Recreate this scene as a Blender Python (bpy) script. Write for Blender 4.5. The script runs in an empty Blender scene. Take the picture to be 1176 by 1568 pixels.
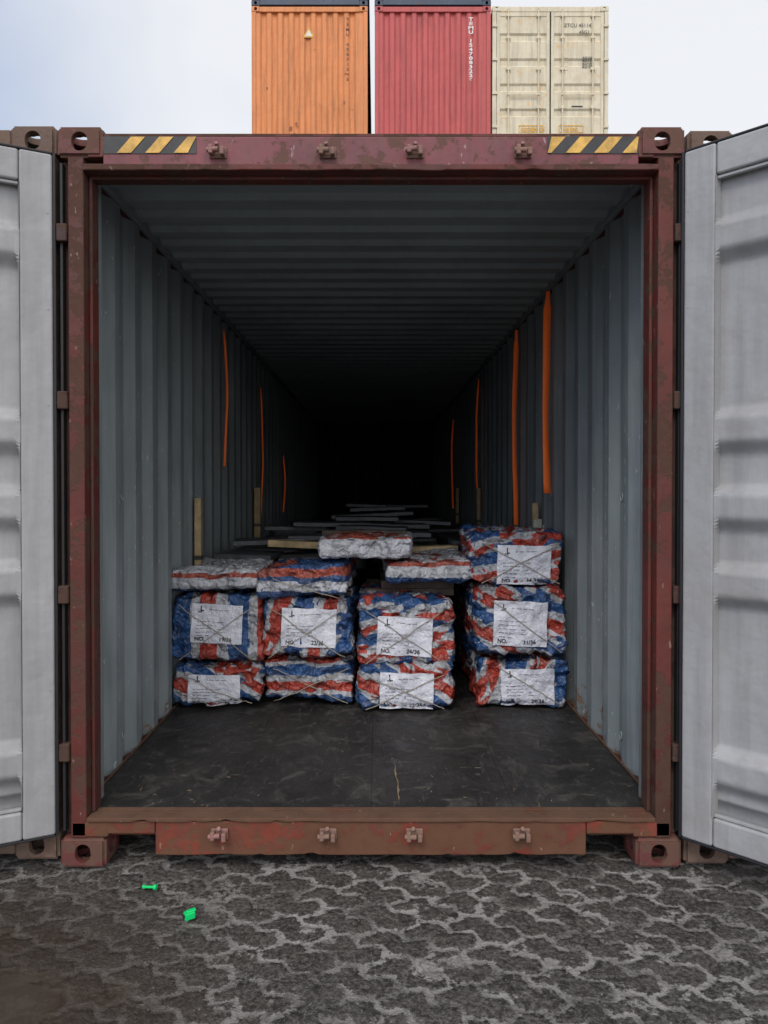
import bpy, bmesh, math, random
from mathutils import Vector, Matrix, noise
from mathutils.bvhtree import BVHTree
random.seed(7)
scene = bpy.context.scene
R = math.radians

# ------------------------------------------------------------------ materials
def new_mat(name):
    m = bpy.data.materials.new(name); m.use_nodes = True
    nt = m.node_tree; b = nt.nodes['Principled BSDF']
    return m, nt, b
def ramp(nt, fac, stops, interp='LINEAR'):
    r = nt.nodes.new('ShaderNodeValToRGB'); cr = r.color_ramp; cr.interpolation = interp
    while len(cr.elements) < len(stops): cr.elements.new(0.5)
    for e, (p, c) in zip(cr.elements, stops):
        e.position = p
        e.color = (c, c, c, 1) if isinstance(c, (int, float)) else (*c, 1)
    nt.links.new(fac, r.inputs[0]); return r
def mix(nt, fac, a, b, mode='MIX'):
    n = nt.nodes.new('ShaderNodeMix'); n.data_type = 'RGBA'; n.blend_type = mode
    for sock, v in ((n.inputs[0], fac), (n.inputs[6], a), (n.inputs[7], b)):
        if isinstance(v, (int, float)): sock.default_value = v
        elif isinstance(v, tuple): sock.default_value = (*v, 1)
        else: nt.links.new(v, sock)
    return n.outputs[2]
def mth(nt, op, a, b=None):
    n = nt.nodes.new('ShaderNodeMath'); n.operation = op
    for s, v in ((n.inputs[0], a), (n.inputs[1], b)):
        if v is None: continue
        if isinstance(v, (int, float)): s.default_value = v
        else: nt.links.new(v, s)
    return n.outputs[0]
def coords(nt, scale=(1, 1, 1), rot=(0, 0, 0), loc=(0, 0, 0)):
    tc = nt.nodes.new('ShaderNodeTexCoord'); mp = nt.nodes.new('ShaderNodeMapping')
    mp.inputs['Scale'].default_value = scale; mp.inputs['Rotation'].default_value = rot
    mp.inputs['Location'].default_value = loc
    nt.links.new(tc.outputs['Object'], mp.inputs[0]); return mp.outputs[0]
def nz(nt, vec, scale, detail=4, rough=0.55, dist=0):
    n = nt.nodes.new('ShaderNodeTexNoise')
    n.inputs['Scale'].default_value = scale; n.inputs['Detail'].default_value = detail
    n.inputs['Roughness'].default_value = rough; n.inputs['Distortion'].default_value = dist
    nt.links.new(vec, n.inputs['Vector']); return n.outputs[0]
def bump(nt, b, h, strength=0.3, dist=0.01):
    n = nt.nodes.new('ShaderNodeBump'); n.inputs['Strength'].default_value = strength
    n.inputs['Distance'].default_value = dist
    nt.links.new(h, n.inputs['Height']); nt.links.new(n.outputs[0], b.inputs['Normal'])

def paint(name, col, rough=0.5, rust=0.3, rustcol=(0.12, 0.045, 0.02), dirt=0.35, streak=0.3, seed=0, spec=0.4, chip=None, low=None, grime=None):
    m, nt, b = new_mat(name)
    v = coords(nt, loc=(seed * 3.1, seed * 1.7, seed))
    vs = coords(nt, scale=(6, 6, 0.45), loc=(seed, 0, 0))
    big = nz(nt, v, 1.5, 3)
    c = mix(nt, ramp(nt, big, [(0.3, 0.0), (0.72, 1.0)]).outputs[0], col, tuple(x * (1 - dirt) for x in col))
    st = nz(nt, vs, 2.2, 4, 0.65)
    f = mth(nt, 'MULTIPLY', ramp(nt, st, [(0.46, 0.0), (0.70, 1.0)]).outputs[0], streak)
    c = mix(nt, f, c, tuple(x * 0.42 + 0.02 for x in col))
    r1 = nz(nt, v, 10, 5, 0.72)
    s = mth(nt, 'ADD', mth(nt, 'MULTIPLY', r1, 0.75), mth(nt, 'MULTIPLY', big, 0.35))
    if low:   # more corrosion / splash dirt low down on the wall
        sz = nt.nodes.new('ShaderNodeSeparateXYZ'); nt.links.new(coords(nt), sz.inputs[0])
        s = mth(nt, 'ADD', s, mth(nt, 'MULTIPLY', ramp(nt, sz.outputs[2], [(0.19, 1.0), (0.19 + low, 0.0)]).outputs[0], .17))
    if grime:
        gn = nz(nt, coords(nt, loc=(seed, 9, 2)), 4.5, 5, .75)
        c = mix(nt, ramp(nt, gn, [(0.46, 0.0), (0.68, .6)]).outputs[0], c, grime)
    t = 0.80 - 0.27 * rust
    rm = ramp(nt, s, [(t, 0.0), (t + 0.035, 1.0)]).outputs[0]
    c = mix(nt, rm, c, mix(nt, r1, rustcol, tuple(x * 2.4 for x in rustcol)))
    if chip:   # small pale scrapes
        cn = nz(nt, coords(nt, scale=(1, 1, .5), loc=(5, 5, 5)), 38, 2, 0.6)
        c = mix(nt, ramp(nt, cn, [(0.70, 0.0), (0.73, 0.8)]).outputs[0], c, chip)
    nt.links.new(c, b.inputs['Base Color'])
    rr = mth(nt, 'ADD', mth(nt, 'MULTIPLY', rm, 0.3), rough)
    nt.links.new(rr, b.inputs['Roughness'])
    b.inputs['Specular IOR Level'].default_value = spec
    bump(nt, b, mth(nt, 'ADD', nz(nt, v, 3.5, 4, .6), mth(nt, 'MULTIPLY', rm, -.06)), 0.5, 0.024)
    return m
def simple(name, col, rough=0.6, var=0.3, scale=8, bmp=0.2, metallic=0, stretch=(1, 1, 1)):
    m, nt, b = new_mat(name)
    v = coords(nt, scale=stretch)
    n = nz(nt, v, scale, 4, 0.65)
    c = mix(nt, ramp(nt, n, [(0.3, 0.0), (0.7, 1.0)]).outputs[0], tuple(x * (1 - var) for x in col), tuple(min(1, x * (1 + var * .5)) for x in col))
    nt.links.new(c, b.inputs['Base Color']); b.inputs['Roughness'].default_value = rough
    b.inputs['Metallic'].default_value = metallic
    if bmp > .25: bump(nt, b, n, bmp, 0.005)
    return m

M_frame = paint('worn_maroon_paint', (0.145, 0.030, 0.022), 0.6, .95, (0.045, 0.021, 0.014), 0.5, 0.85, chip=(0.24, .15, .13), grime=(.075, .036, .027))
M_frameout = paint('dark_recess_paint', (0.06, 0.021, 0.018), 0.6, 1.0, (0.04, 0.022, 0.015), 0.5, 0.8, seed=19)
M_header = paint('faded_maroon_paint', (0.25, 0.072, 0.084), 0.6, 0.9, (0.075, 0.038, 0.030), 0.45, 0.75, seed=2, chip=(0.34, .24, .24), grime=(.16, .078, .075))
M_sill = paint('rusty_sill_paint', (0.24, 0.050, 0.028), 0.65, 1.1, (0.075, 0.034, 0.019), 0.5, 0.9, seed=4, chip=(0.30, .18, .13), grime=(.11, .05, .03))
M_silltop = paint('rusty_sill_top', (0.17, 0.070, 0.042), 0.75, 1.25, (0.070, 0.037, 0.023), 0.5, 0.3, seed=5, chip=(.3, .22, .17), grime=(.07, .045, .033))
M_wall = paint('interior_grey_paint', (0.28, 0.318, 0.328), 0.45, 0.22, (0.10, 0.07, 0.05), 0.3, 0.65, seed=1, chip=(.42, .45, .45), low=.35)
M_roofin = paint('interior_roof_paint', (0.33, 0.385, 0.395), 0.45, 0.15, (0.10, 0.07, 0.05), 0.25, 0.3, seed=9)
M_backw = simple('shade_toned_end_panel', (0.012, 0.013, 0.014), .8)  # near-black colour stands in for the darkness at the far end
M_door = paint('door_grey_paint', (0.395, 0.392, 0.40), 0.5, 0.22, (0.22, 0.15, 0.11), 0.22, 0.42, seed=3, grime=(.29, .28, .27))
M_rubber = simple('black_rubber', (0.015, 0.015, 0.017), 0.6)
M_caster = paint('corner_casting_paint', (0.17, 0.05, 0.042), 0.6, 1.0, (0.07, 0.036, 0.026), 0.4, 0.5, seed=6, chip=(0.28, .2, .17))
M_nbcast = paint('neighbour_casting_paint', (0.16, 0.095, 0.07), 0.6, 1.1, (0.09, 0.06, 0.045), 0.4, 0.4, seed=7)
M_lug = paint('cam_keeper_paint', (0.33, 0.16, 0.14), 0.6, 1.1, (0.13, 0.08, 0.06), 0.4, 0.2, seed=8)
M_orange = paint('orange_container_paint', (0.76, 0.275, 0.095), 0.55, 0.3, (0.2, 0.06, 0.02), 0.14, 0.6, seed=11)
M_red = paint('red_container_paint', (0.55, 0.105, 0.10), 0.55, 0.2, (0.2, 0.05, 0.04), 0.14, 0.6, seed=12)
M_cream = paint('cream_container_paint', (0.74, 0.66, 0.49), 0.55, 0.55, (0.38, 0.24, 0.12), 0.1, 0.5, seed=13, grime=(.58, .48, .32))
M_blue = paint('dark_blue_container_paint', (0.06, 0.08, 0.12), 0.5, 0.5, (0.1, 0.05, 0.03), 0.2, 0.3, seed=14)
M_green = paint('green_container_paint', (0.10, 0.2, 0.13), 0.5, 0.3, seed=15)
M_yellow = simple('hazard_yellow', (0.72, 0.42, 0.09), 0.55, 0.5, 18)
M_black = simple('hazard_black', (0.035, 0.035, 0.037), 0.5, 0.4, 18)
M_white = simple('white_lettering', (0.8, 0.74, 0.72), 0.6, 0.15, 20)
M_ink = simple('black_lettering', (0.02, 0.02, 0.025), 0.6, 0.1)
M_faint = simple('faded_brown_lettering', (0.27, 0.09, 0.035), 0.6, 0.2)
M_ylabel = simple('yellow_marking', (0.75, 0.42, 0.08), 0.6, 0.3, 20)
M_zinc = simple('galvanised_steel', (0.55, 0.53, 0.45), 0.45, 0.2, 10, 0.1)
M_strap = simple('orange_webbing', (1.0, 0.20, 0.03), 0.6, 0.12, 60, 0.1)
_b = M_strap.node_tree.nodes['Principled BSDF']   # very weak emission added to lift the straps in the dark interior
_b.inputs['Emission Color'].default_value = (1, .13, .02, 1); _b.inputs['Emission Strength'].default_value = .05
M_wood = simple('rough_timber', (0.50, 0.37, 0.20), 0.8, 0.5, 10, 0.5, stretch=(1, 1, 1))
M_darkwood = simple('dark_timber', (0.085, 0.065, 0.05), 0.8, 0.5, 10, 0.5)
M_twine = simple('pale_twine', (0.38, 0.33, 0.26), 0.7, 0.2, 50)
M_greenp = simple('green_plastic', (0.0, 0.62, 0.16), 0.35, 0.1, 20, 0.05)
M_darkpack = simple('dark_packing', (0.075, 0.08, 0.09), 0.5, 0.5, 6, .3)

def tarp(name, rot, freq, off, dark=1.0, pal=None, shard=.03, warp=.06):
    m, nt, b = new_mat(name)
    v = coords(nt)
    wrp = nt.nodes.new('ShaderNodeTexNoise'); wrp.inputs['Scale'].default_value = 6; wrp.inputs['Detail'].default_value = 2
    nt.links.new(v, wrp.inputs['Vector'])
    vm = nt.nodes.new('ShaderNodeVectorMath'); vm.operation = 'MULTIPLY_ADD'
    nt.links.new(wrp.outputs['Color'], vm.inputs[0]); vm.inputs[1].default_value = (warp,) * 3
    nt.links.new(v, vm.inputs[2])
    # folded facets: every facet of the crumpled sheet shifts the stripes a little
    vo = nt.nodes.new('ShaderNodeTexVoronoi'); vo.inputs['Scale'].default_value = 9
    nt.links.new(vm.outputs[0], vo.inputs['Vector'])
    vm2 = nt.nodes.new('ShaderNodeVectorMath'); vm2.operation = 'MULTIPLY_ADD'
    nt.links.new(vo.outputs['Color'], vm2.inputs[0]); vm2.inputs[1].default_value = (shard,) * 3
    nt.links.new(vm.outputs[0], vm2.inputs[2])
    mp = nt.nodes.new('ShaderNodeMapping'); mp.inputs['Rotation'].default_value = rot
    nt.links.new(vm2.outputs[0], mp.inputs[0])
    sx = nt.nodes.new('ShaderNodeSeparateXYZ'); nt.links.new(mp.outputs[0], sx.inputs[0])
    f = mth(nt, 'FRACT', mth(nt, 'ADD', mth(nt, 'MULTIPLY', sx.outputs[0], freq), off + 10 - freq * (warp + shard) * .5))
    w = (0.44, 0.45, 0.48); bl = (0.026, 0.085, 0.235); rd = (0.40, 0.052, 0.034)
    r = ramp(nt, f, pal or [(0.0, w), (0.12, bl), (0.46, w), (0.60, rd), (0.90, w)], 'CONSTANT')
    n = nz(nt, v, 13, 5, 0.7)
    c = mix(nt, ramp(nt, n, [(0.46, 0.0), (0.76, 0.8)]).outputs[0], r.outputs[0], (0.075, 0.066, 0.062))
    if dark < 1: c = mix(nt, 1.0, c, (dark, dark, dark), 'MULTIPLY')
    nt.links.new(c, b.inputs['Base Color']); b.inputs['Roughness'].default_value = 0.36
    cr1 = mth(nt, 'ABSOLUTE', mth(nt, 'SUBTRACT', nz(nt, vm.outputs[0], 7, 2, .5), .5))
    cr2 = mth(nt, 'ABSOLUTE', mth(nt, 'SUBTRACT', nz(nt, v, 17, 2, .5), .5))
    h = mth(nt, 'ADD', mth(nt, 'MULTIPLY', cr1, -2.6), mth(nt, 'ADD', mth(nt, 'MULTIPLY', cr2, -1.2), mth(nt, 'MULTIPLY', n, .25)))
    bump(nt, b, h, 1.0, 0.045)
    return m
M_tv = [tarp('striped_tarpaulin_vertical', (0, 0, 0), 2.9, 0.92, shard=.012, warp=.03), tarp('striped_tarpaulin_horizontal', (0, R(90), 0), 5.6, 0.1, shard=.02, warp=.05),
        tarp('striped_tarpaulin_diagonal', (0, R(62), 0), 4.6, 0.5, shard=.09), tarp('striped_tarpaulin_skewed', (0, R(-18), 0), 3.7, 0.8, shard=.06),
        tarp('striped_tarpaulin_folded', (0, R(100), 0), 5.2, 0.3, shard=.12, warp=.08)]
_w = (0.56, 0.57, 0.61); _b = (0.035, 0.09, 0.23); _r = (0.40, 0.09, 0.06)
M_th = [tarp('pale_tarpaulin_blue_base', (0, R(90), 0), 5, 0.0, pal=[(0.0, _b), (0.20, _w), (0.52, _r), (0.66, _w)], shard=.012, warp=.04),
        tarp('pale_tarpaulin', (0, R(90), 0), 5, 0.0, pal=[(0.0, _b), (0.34, _w), (0.62, _b), (0.76, _r)], shard=.02, warp=.05),
        tarp('white_tarpaulin', (0, R(90), 0), 5, 0.1, pal=[(0.0, _b), (0.22, _w), (0.80, _r)], shard=.012, warp=.04)]
M_tdark = tarp('dark_tarpaulin', (0, R(90), 0), 5, 0.2, dark=0.13)  # whole tarpaulin colour multiplied darker for the rear packs

# paper label
M_paper, nt, b = new_mat('label_paper')
v = coords(nt); n = nz(nt, v, 16, 5)
nt.links.new(mix(nt, ramp(nt, n, [(0.35, 0.0), (0.7, 1.0)]).outputs[0], (0.80, 0.80, 0.87), (0.60, 0.61, 0.69)), b.inputs['Base Color'])
b.inputs['Roughness'].default_value = 0.35; bump(nt, b, n, 0.9, 0.035)

# floor
M_floor, nt, b = new_mat('dark_plywood_floor')
v = coords(nt); vs = coords(nt, scale=(1, 0.22, 1)); vd = coords(nt, scale=(.3, 1, 1), rot=(0, 0, .6))
n1 = nz(nt, v, 3.2, 5, 0.7); n2 = nz(nt, vs, 34, 3, 0.7); n3 = nz(nt, v, 17, 6, 0.8); n4 = nz(nt, vd, 22, 3, .7); n5 = nz(nt, coords(nt, loc=(4, 2, 1)), 5.5, 5, .75, .8)
c = mix(nt, ramp(nt, n1, [(0.35, 0.0), (0.7, 1.0)]).outputs[0], (0.011, 0.0105, 0.010), (0.036, 0.033, 0.031))
c = mix(nt, ramp(nt, n5, [(0.53, 0.0), (0.66, 0.6)]).outputs[0], c, (0.095, 0.087, 0.078))
c = mix(nt, ramp(nt, n2, [(0.60, 0.0), (0.74, 0.55)]).outputs[0], c, (0.10, 0.095, 0.09))
c = mix(nt, ramp(nt, n4, [(0.63, 0.0), (0.74, 0.55)]).outputs[0], c, (0.13, 0.12, 0.10))
c = mix(nt, ramp(nt, n3, [(0.62, 0.0), (0.69, 0.7)]).outputs[0], c, (0.17, 0.145, 0.12))
nt.links.new(c, b.inputs['Base Color'])
nt.links.new(ramp(nt, n5, [(0.3, 0.36), (0.65, 0.75)]).outputs[0], b.inputs['Roughness'])
bump(nt, b, mth(nt, 'ADD', n1, n2), 0.45, 0.01)

# ground: interlocking zig-zag pavers with frozen slush in the joints and grit over them
M_ground, nt, b = new_mat('icy_paved_ground')
v = coords(nt)
wn = nt.nodes.new('ShaderNodeTexNoise'); wn.inputs['Scale'].default_value = 11; wn.inputs['Detail'].default_value = 4; wn.inputs['Roughness'].default_value = .6
nt.links.new(v, wn.inputs['Vector'])
vm = nt.nodes.new('ShaderNodeVectorMath'); vm.operation = 'MULTIPLY_ADD'
nt.links.new(wn.outputs['Color'], vm.inputs[0]); vm.inputs[1].default_value = (0.060, 0.060, 0); nt.links.new(v, vm.inputs[2])
mp = nt.nodes.new('ShaderNodeMapping'); mp.inputs['Rotation'].default_value = (0, 0, R(32)); nt.links.new(vm.outputs[0], mp.inputs[0])
sp = nt.nodes.new('ShaderNodeSeparateXYZ'); nt.links.new(mp.outputs[0], sp.inputs[0])
def tri(x, per, amp):
    return mth(nt, 'MULTIPLY', mth(nt, 'ABSOLUTE', mth(nt, 'SUBTRACT', mth(nt, 'FRACT', mth(nt, 'MULTIPLY', x, 1 / per)), .5)), amp * 2)
uu = mth(nt, 'ADD', sp.outputs[0], tri(sp.outputs[1], .112, .034)); vv = mth(nt, 'ADD', sp.outputs[1], tri(sp.outputs[0], .1125, .034))
cb = nt.nodes.new('ShaderNodeCombineXYZ'); nt.links.new(uu, cb.inputs[0]); nt.links.new(vv, cb.inputs[1])
bk = nt.nodes.new('ShaderNodeTexBrick'); nt.links.new(cb.outputs[0], bk.inputs['Vector'])
bk.inputs['Scale'].default_value = 1; bk.inputs['Brick Width'].default_value = .225; bk.inputs['Row Height'].default_value = .112
bk.inputs['Mortar Size'].default_value = .030; bk.inputs['Mortar Smooth'].default_value = 1.0
bk.inputs['Color1'].default_value = (0, 0, 0, 1); bk.inputs['Color2'].default_value = (1, 1, 1, 1); bk.inputs['Mortar'].default_value = (.5, .5, .5, 1)
joint = bk.outputs['Fac']
fine = nz(nt, v, 60, 5, 0.85); med = nz(nt, v, 15, 5, 0.8); big = nz(nt, v, 1.5, 3, 0.6); big2 = nz(nt, coords(nt, loc=(7, 3, 0)), 5.5, 3, 0.6)
dirt = mix(nt, ramp(nt, med, [(0.35, 0.0), (0.65, 1.0)]).outputs[0], (0.034, 0.030, 0.027), (0.105, 0.095, 0.086))
dirt = mix(nt, ramp(nt, fine, [(0.48, 0.0), (0.62, 0.9)]).outputs[0], dirt, (0.20, 0.184, 0.168))
dirt = mix(nt, ramp(nt, fine, [(0.34, 0.85), (0.44, 0.0)]).outputs[0], dirt, (0.018, 0.016, 0.014))
jn = mth(nt, 'ADD', joint, mth(nt, 'ADD', mth(nt, 'MULTIPLY', mth(nt, 'SUBTRACT', med, .5), 1.5), mth(nt, 'MULTIPLY', mth(nt, 'SUBTRACT', fine, .5), 1.3)))
jm = ramp(nt, jn, [(0.54, 0.0), (0.86, 1.0)]).outputs[0]
brk = ramp(nt, big2, [(0.38, 0.22), (0.54, 1.0)]).outputs[0]
blob = ramp(nt, mth(nt, 'ADD', big2, mth(nt, 'MULTIPLY', mth(nt, 'SUBTRACT', med, .5), .5)), [(0.61, 0.0), (0.67, 1.0)]).outputs[0]
blob = mth(nt, 'MULTIPLY', blob, mth(nt, 'SUBTRACT', .95, mth(nt, 'MULTIPLY', joint, .4)))
amt = ramp(nt, big, [(0.36, 0.40), (0.56, 1.0)]).outputs[0]
ice = mth(nt, 'MULTIPLY', mth(nt, 'MAXIMUM', mth(nt, 'MULTIPLY', mth(nt, 'MULTIPLY', jm, brk), 0.85), blob), amt)
c = mix(nt, ice, dirt, mix(nt, fine, (0.25, 0.235, 0.22), (0.62, 0.59, 0.565)))
at = nt.nodes.new('ShaderNodeAttribute'); at.attribute_name = 'puddle'
pd = mth(nt, 'ADD', at.outputs['Fac'], mth(nt, 'MULTIPLY', mth(nt, 'SUBTRACT', big2, 0.5), 0.9))
wet = ramp(nt, pd, [(0.10, 0.0), (0.50, 1.0)]).outputs[0]
pud = ramp(nt, pd, [(0.54, 0.0), (0.74, 1.0)]).outputs[0]
c = mix(nt, mth(nt, 'MULTIPLY', wet, .70), c, (0.055, 0.039, 0.028))
c = mix(nt, mth(nt, 'MULTIPLY', pud, .85), c, (0.042, 0.028, 0.019))
nt.links.new(c, b.inputs['Base Color'])
rg = mix(nt, wet, ramp(nt, med, [(0.35, 0.55), (0.65, 0.9)]).outputs[0], (0.38, 0.38, 0.38))
rg = mix(nt, pud, rg, (0.08, 0.08, 0.08))
nt.links.new(rg, b.inputs['Roughness']); b.inputs['Specular IOR Level'].default_value = .3
h = mth(nt, 'ADD', mth(nt, 'MULTIPLY', fine, 0.6), mth(nt, 'SUBTRACT', mth(nt, 'MULTIPLY', med, .8), mth(nt, 'MULTIPLY', joint, .45)))
h = mth(nt, 'MULTIPLY', h, mth(nt, 'SUBTRACT', 1.0, mth(nt, 'MULTIPLY', pud, 0.95)))
bump(nt, b, h, 0.9, 0.022)

# ------------------------------------------------------------------ mesh helpers
def empty(name, loc=(0, 0, 0)):
    e = bpy.data.objects.new(name, None); e.location = loc; e.empty_display_size = 0.2
    scene.collection.objects.link(e); return e
def mesh(name, verts, faces, mat, parent=None, bevel=0, smooth=False):
    o0 = Vector(parent.location) if parent else Vector((0, 0, 0))
    me = bpy.data.meshes.new(name)
    me.from_pydata([tuple(Vector(p) - o0) for p in verts], [], faces); me.update()
    bm = bmesh.new(); bm.from_mesh(me); bmesh.ops.recalc_face_normals(bm, faces=bm.faces); bm.to_mesh(me); bm.free()
    if mat: me.materials.append(mat)
    ob = bpy.data.objects.new(name, me); scene.collection.objects.link(ob)
    if parent: ob.parent = parent
    if bevel:
        md = ob.modifiers.new('bevel', 'BEVEL'); md.width = bevel; md.segments = 2; md.limit_method = 'ANGLE'
        for p in me.polygons: p.use_smooth = True
        md.harden_normals = True
    if smooth:
        for p in me.polygons: p.use_smooth = True
    return ob
BF = [(0, 1, 3, 2), (4, 6, 7, 5), (0, 4, 5, 1), (2, 3, 7, 6), (0, 2, 6, 4), (1, 5, 7, 3)]
def boxes(name, lst, mat, parent=None, bevel=0.004, xf=None):
    V = []; F = []
    for (x0, x1, y0, y1, z0, z1) in lst:
        k = len(V)
        for x in (x0, x1):
            for y in (y0, y1):
                for z in (z0, z1):
                    p = Vector((x, y, z)); V.append(xf @ p if xf else p)
        F += [tuple(k + i for i in f) for f in BF]
    return mesh(name, V, F, mat, parent, bevel)
def sheet(name, pts, vec, mat, parent, smooth=False, seg=1):
    V = []; F = []; n = len(pts); vec = Vector(vec)
    for s in range(seg + 1):
        V += [Vector(p) + vec * (s / seg) for p in pts]
    for s in range(seg):
        F += [(s * n + i, s * n + i + 1, (s + 1) * n + i + 1, (s + 1) * n + i) for i in range(n - 1)]
    return mesh(name, V, F, mat, parent, 0, smooth)
def corr(L, pitch, fi, sl, fo, start=0.0):
    """trapezoid: yields (u, 0/1)"""
    out = [(0, 0)]; u = start
    while u + pitch < L:
        out += [(u + fi, 0), (u + fi + sl, 1), (u + fi + sl + fo, 1), (u + pitch, 0)]
        u += pitch
    out.append((L, 0)); return out
def tube(name, pts, r, mat, parent, res=3):
    cu = bpy.data.curves.new(name, 'CURVE'); cu.dimensions = '3D'; cu.bevel_depth = r; cu.bevel_resolution = res
    sp = cu.splines.new('POLY'); sp.points.add(len(pts) - 1)
    o0 = Vector(parent.location) if parent else Vector((0, 0, 0))
    for q, p in zip(sp.points, pts): q.co = (*(Vector(p) - o0), 1)
    cu.use_fill_caps = True
    tmp = bpy.data.objects.new('t', cu); scene.collection.objects.link(tmp)
    dg = bpy.context.evaluated_depsgraph_get()
    me = bpy.data.meshes.new_from_object(tmp.evaluated_get(dg)); bpy.data.objects.remove(tmp)
    me.name = name; me.materials.clear(); me.materials.append(mat)
    for p in me.polygons: p.use_smooth = True
    ob = bpy.data.objects.new(name, me); scene.collection.objects.link(ob); ob.parent = parent
    return ob
def text_mesh(body, size, spacing=1.0, align='LEFT', bold=0):
    cu = bpy.data.curves.new('txt', 'FONT'); cu.body = body; cu.size = size; cu.align_x = align; cu.space_line = spacing; cu.offset = bold
    tmp = bpy.data.objects.new('t', cu); scene.collection.objects.link(tmp)
    dg = bpy.context.evaluated_depsgraph_get()
    me = bpy.data.meshes.new_from_object(tmp.evaluated_get(dg)); bpy.data.objects.remove(tmp)
    V = [v.co.copy() for v in me.vertices]; F = [tuple(p.vertices) for p in me.polygons]
    bpy.data.meshes.remove(me); return V, F
def text(name, body, size, x, y, z, mat, parent, align='LEFT', spacing=1.0, sx=1.0, bold=0):
    V, F = text_mesh(body, size, spacing, align, bold)
    if not F: return
    return mesh(name, [Vector((x + p.x * sx, y, z + p.y)) for p in V], F, mat, parent)

# corner casting with real holes
def make_casting():
    W_, D_, H_ = 0.178, 0.162, 0.118
    bm = bmesh.new(); bmesh.ops.create_cube(bm, size=1)
    bmesh.ops.scale(bm, vec=(W_, D_, H_), verts=bm.verts)
    bmesh.ops.bevel(bm, geom=list(bm.edges), offset=0.012, segments=3, affect='EDGES')
    base = bpy.data.meshes.new('c'); bm.to_mesh(base); bm.free()
    ob = bpy.data.objects.new('c', base); scene.collection.objects.link(ob)
    cut = []
    def stad(lx, ly, depth, axis):
        bm = bmesh.new(); r = min(lx, ly) / 2
        n = 10
        pts = []
        if lx >= ly:
            for i in range(n + 1):
                a = -math.pi / 2 + math.pi * i / n; pts.append((lx / 2 - r + r * math.cos(a), r * math.sin(a)))
            for i in range(n + 1):
                a = math.pi / 2 + math.pi * i / n; pts.append((-lx / 2 + r + r * math.cos(a), r * math.sin(a)))
        else:
            for i in range(n + 1):
                a = math.pi * i / n; pts.append((r * math.cos(a), ly / 2 - r + r * math.sin(a)))
            for i in range(n + 1):
                a = math.pi + math.pi * i / n; pts.append((r * math.cos(a), -ly / 2 + r + r * math.sin(a)))
        lo = []; hi = []
        for (a, b_) in pts:
            if axis == 'y': lo.append(bm.verts.new((a, -depth, b_))); hi.append(bm.verts.new((a, depth, b_)))
            elif axis == 'z': lo.append(bm.verts.new((a, b_, -depth))); hi.append(bm.verts.new((a, b_, depth)))
            else: lo.append(bm.verts.new((-depth, a, b_))); hi.append(bm.verts.new((depth, a, b_)))
        bm.faces.new(lo); bm.faces.new(hi[::-1])
        for i in range(len(lo)):
            j = (i + 1) % len(lo); bm.faces.new((lo[i], hi[i], hi[j], lo[j]))
        bmesh.ops.recalc_face_normals(bm, faces=bm.faces)
        me = bpy.data.meshes.new('k'); bm.to_mesh(me); bm.free()
        o = bpy.data.objects.new('k', me); scene.collection.objects.link(o); cut.append(o)
    bm = bmesh.new(); bmesh.ops.create_cube(bm, size=1); bmesh.ops.scale(bm, vec=(W_ - 0.05, D_ - 0.05, H_ - 0.05), verts=bm.verts)
    me = bpy.data.meshes.new('k'); bm.to_mesh(me); bm.free(); o = bpy.data.objects.new('k', me); scene.collection.objects.link(o); cut.append(o)
    stad(0.062, 0.074, 0.2, 'y'); stad(0.12, 0.07, 0.2, 'z'); stad(0.078, 0.052, 0.2, 'x')
    for i, k in enumerate(cut):
        md = ob.modifiers.new('b%d' % i, 'BOOLEAN'); md.operation = 'DIFFERENCE'; md.object = k; md.solver = 'EXACT'
    dg = bpy.context.evaluated_depsgraph_get()
    me = bpy.data.meshes.new_from_object(ob.evaluated_get(dg))
    for k in cut: bpy.data.objects.remove(k)
    bpy.data.objects.remove(ob)
    return me
CAST = make_casting()
def casting(name, cx, cy, cz, mat, parent):
    me = CAST.copy(); me.materials.clear(); me.materials.append(mat)
    ob = bpy.data.objects.new(name, me); scene.collection.objects.link(ob)
    ob.parent = parent; ob.location = Vector((cx, cy, cz)) - Vector(parent.location)
    return ob

L, W, H = 12.192, 2.438, 2.896
def castings(e, cx, fy, z0, mat):
    for sx in (-1, 1):
        for yy in (fy + 0.081, fy + L - 0.081):
            for zz in (z0 + 0.059, z0 + H - 0.059):
                casting('corner_casting', cx + sx * (W / 2 - 0.089), yy, zz, mat, e)
def keepers(e, cx, y, z, mat, xs=(-0.593, -0.168, 0.17, 0.59)):
    for x in xs:
        X = cx + x
        tl = random.uniform(-.006, .006)
        boxes('cam_keeper', [(X - 0.034, X + 0.034, y - 0.010, y, z - 0.026, z + 0.018),
                             (X - 0.032, X - 0.014, y - 0.040, y - 0.01, z - 0.018 + tl, z + 0.016),
                             (X + 0.012, X + 0.030, y - 0.040, y - 0.01, z - 0.024, z + 0.010 + tl)], mat, e, 0.005)
        tube('keeper_pin', [(X - 0.038, y - 0.030, z - 0.004), (X + 0.006, y - 0.032, z + tl)], 0.010, mat, e)
        tube('keeper_stud', [(X, y, z + 0.01), (X + tl, y - 0.026, z + 0.026)], 0.008, mat, e)

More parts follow.
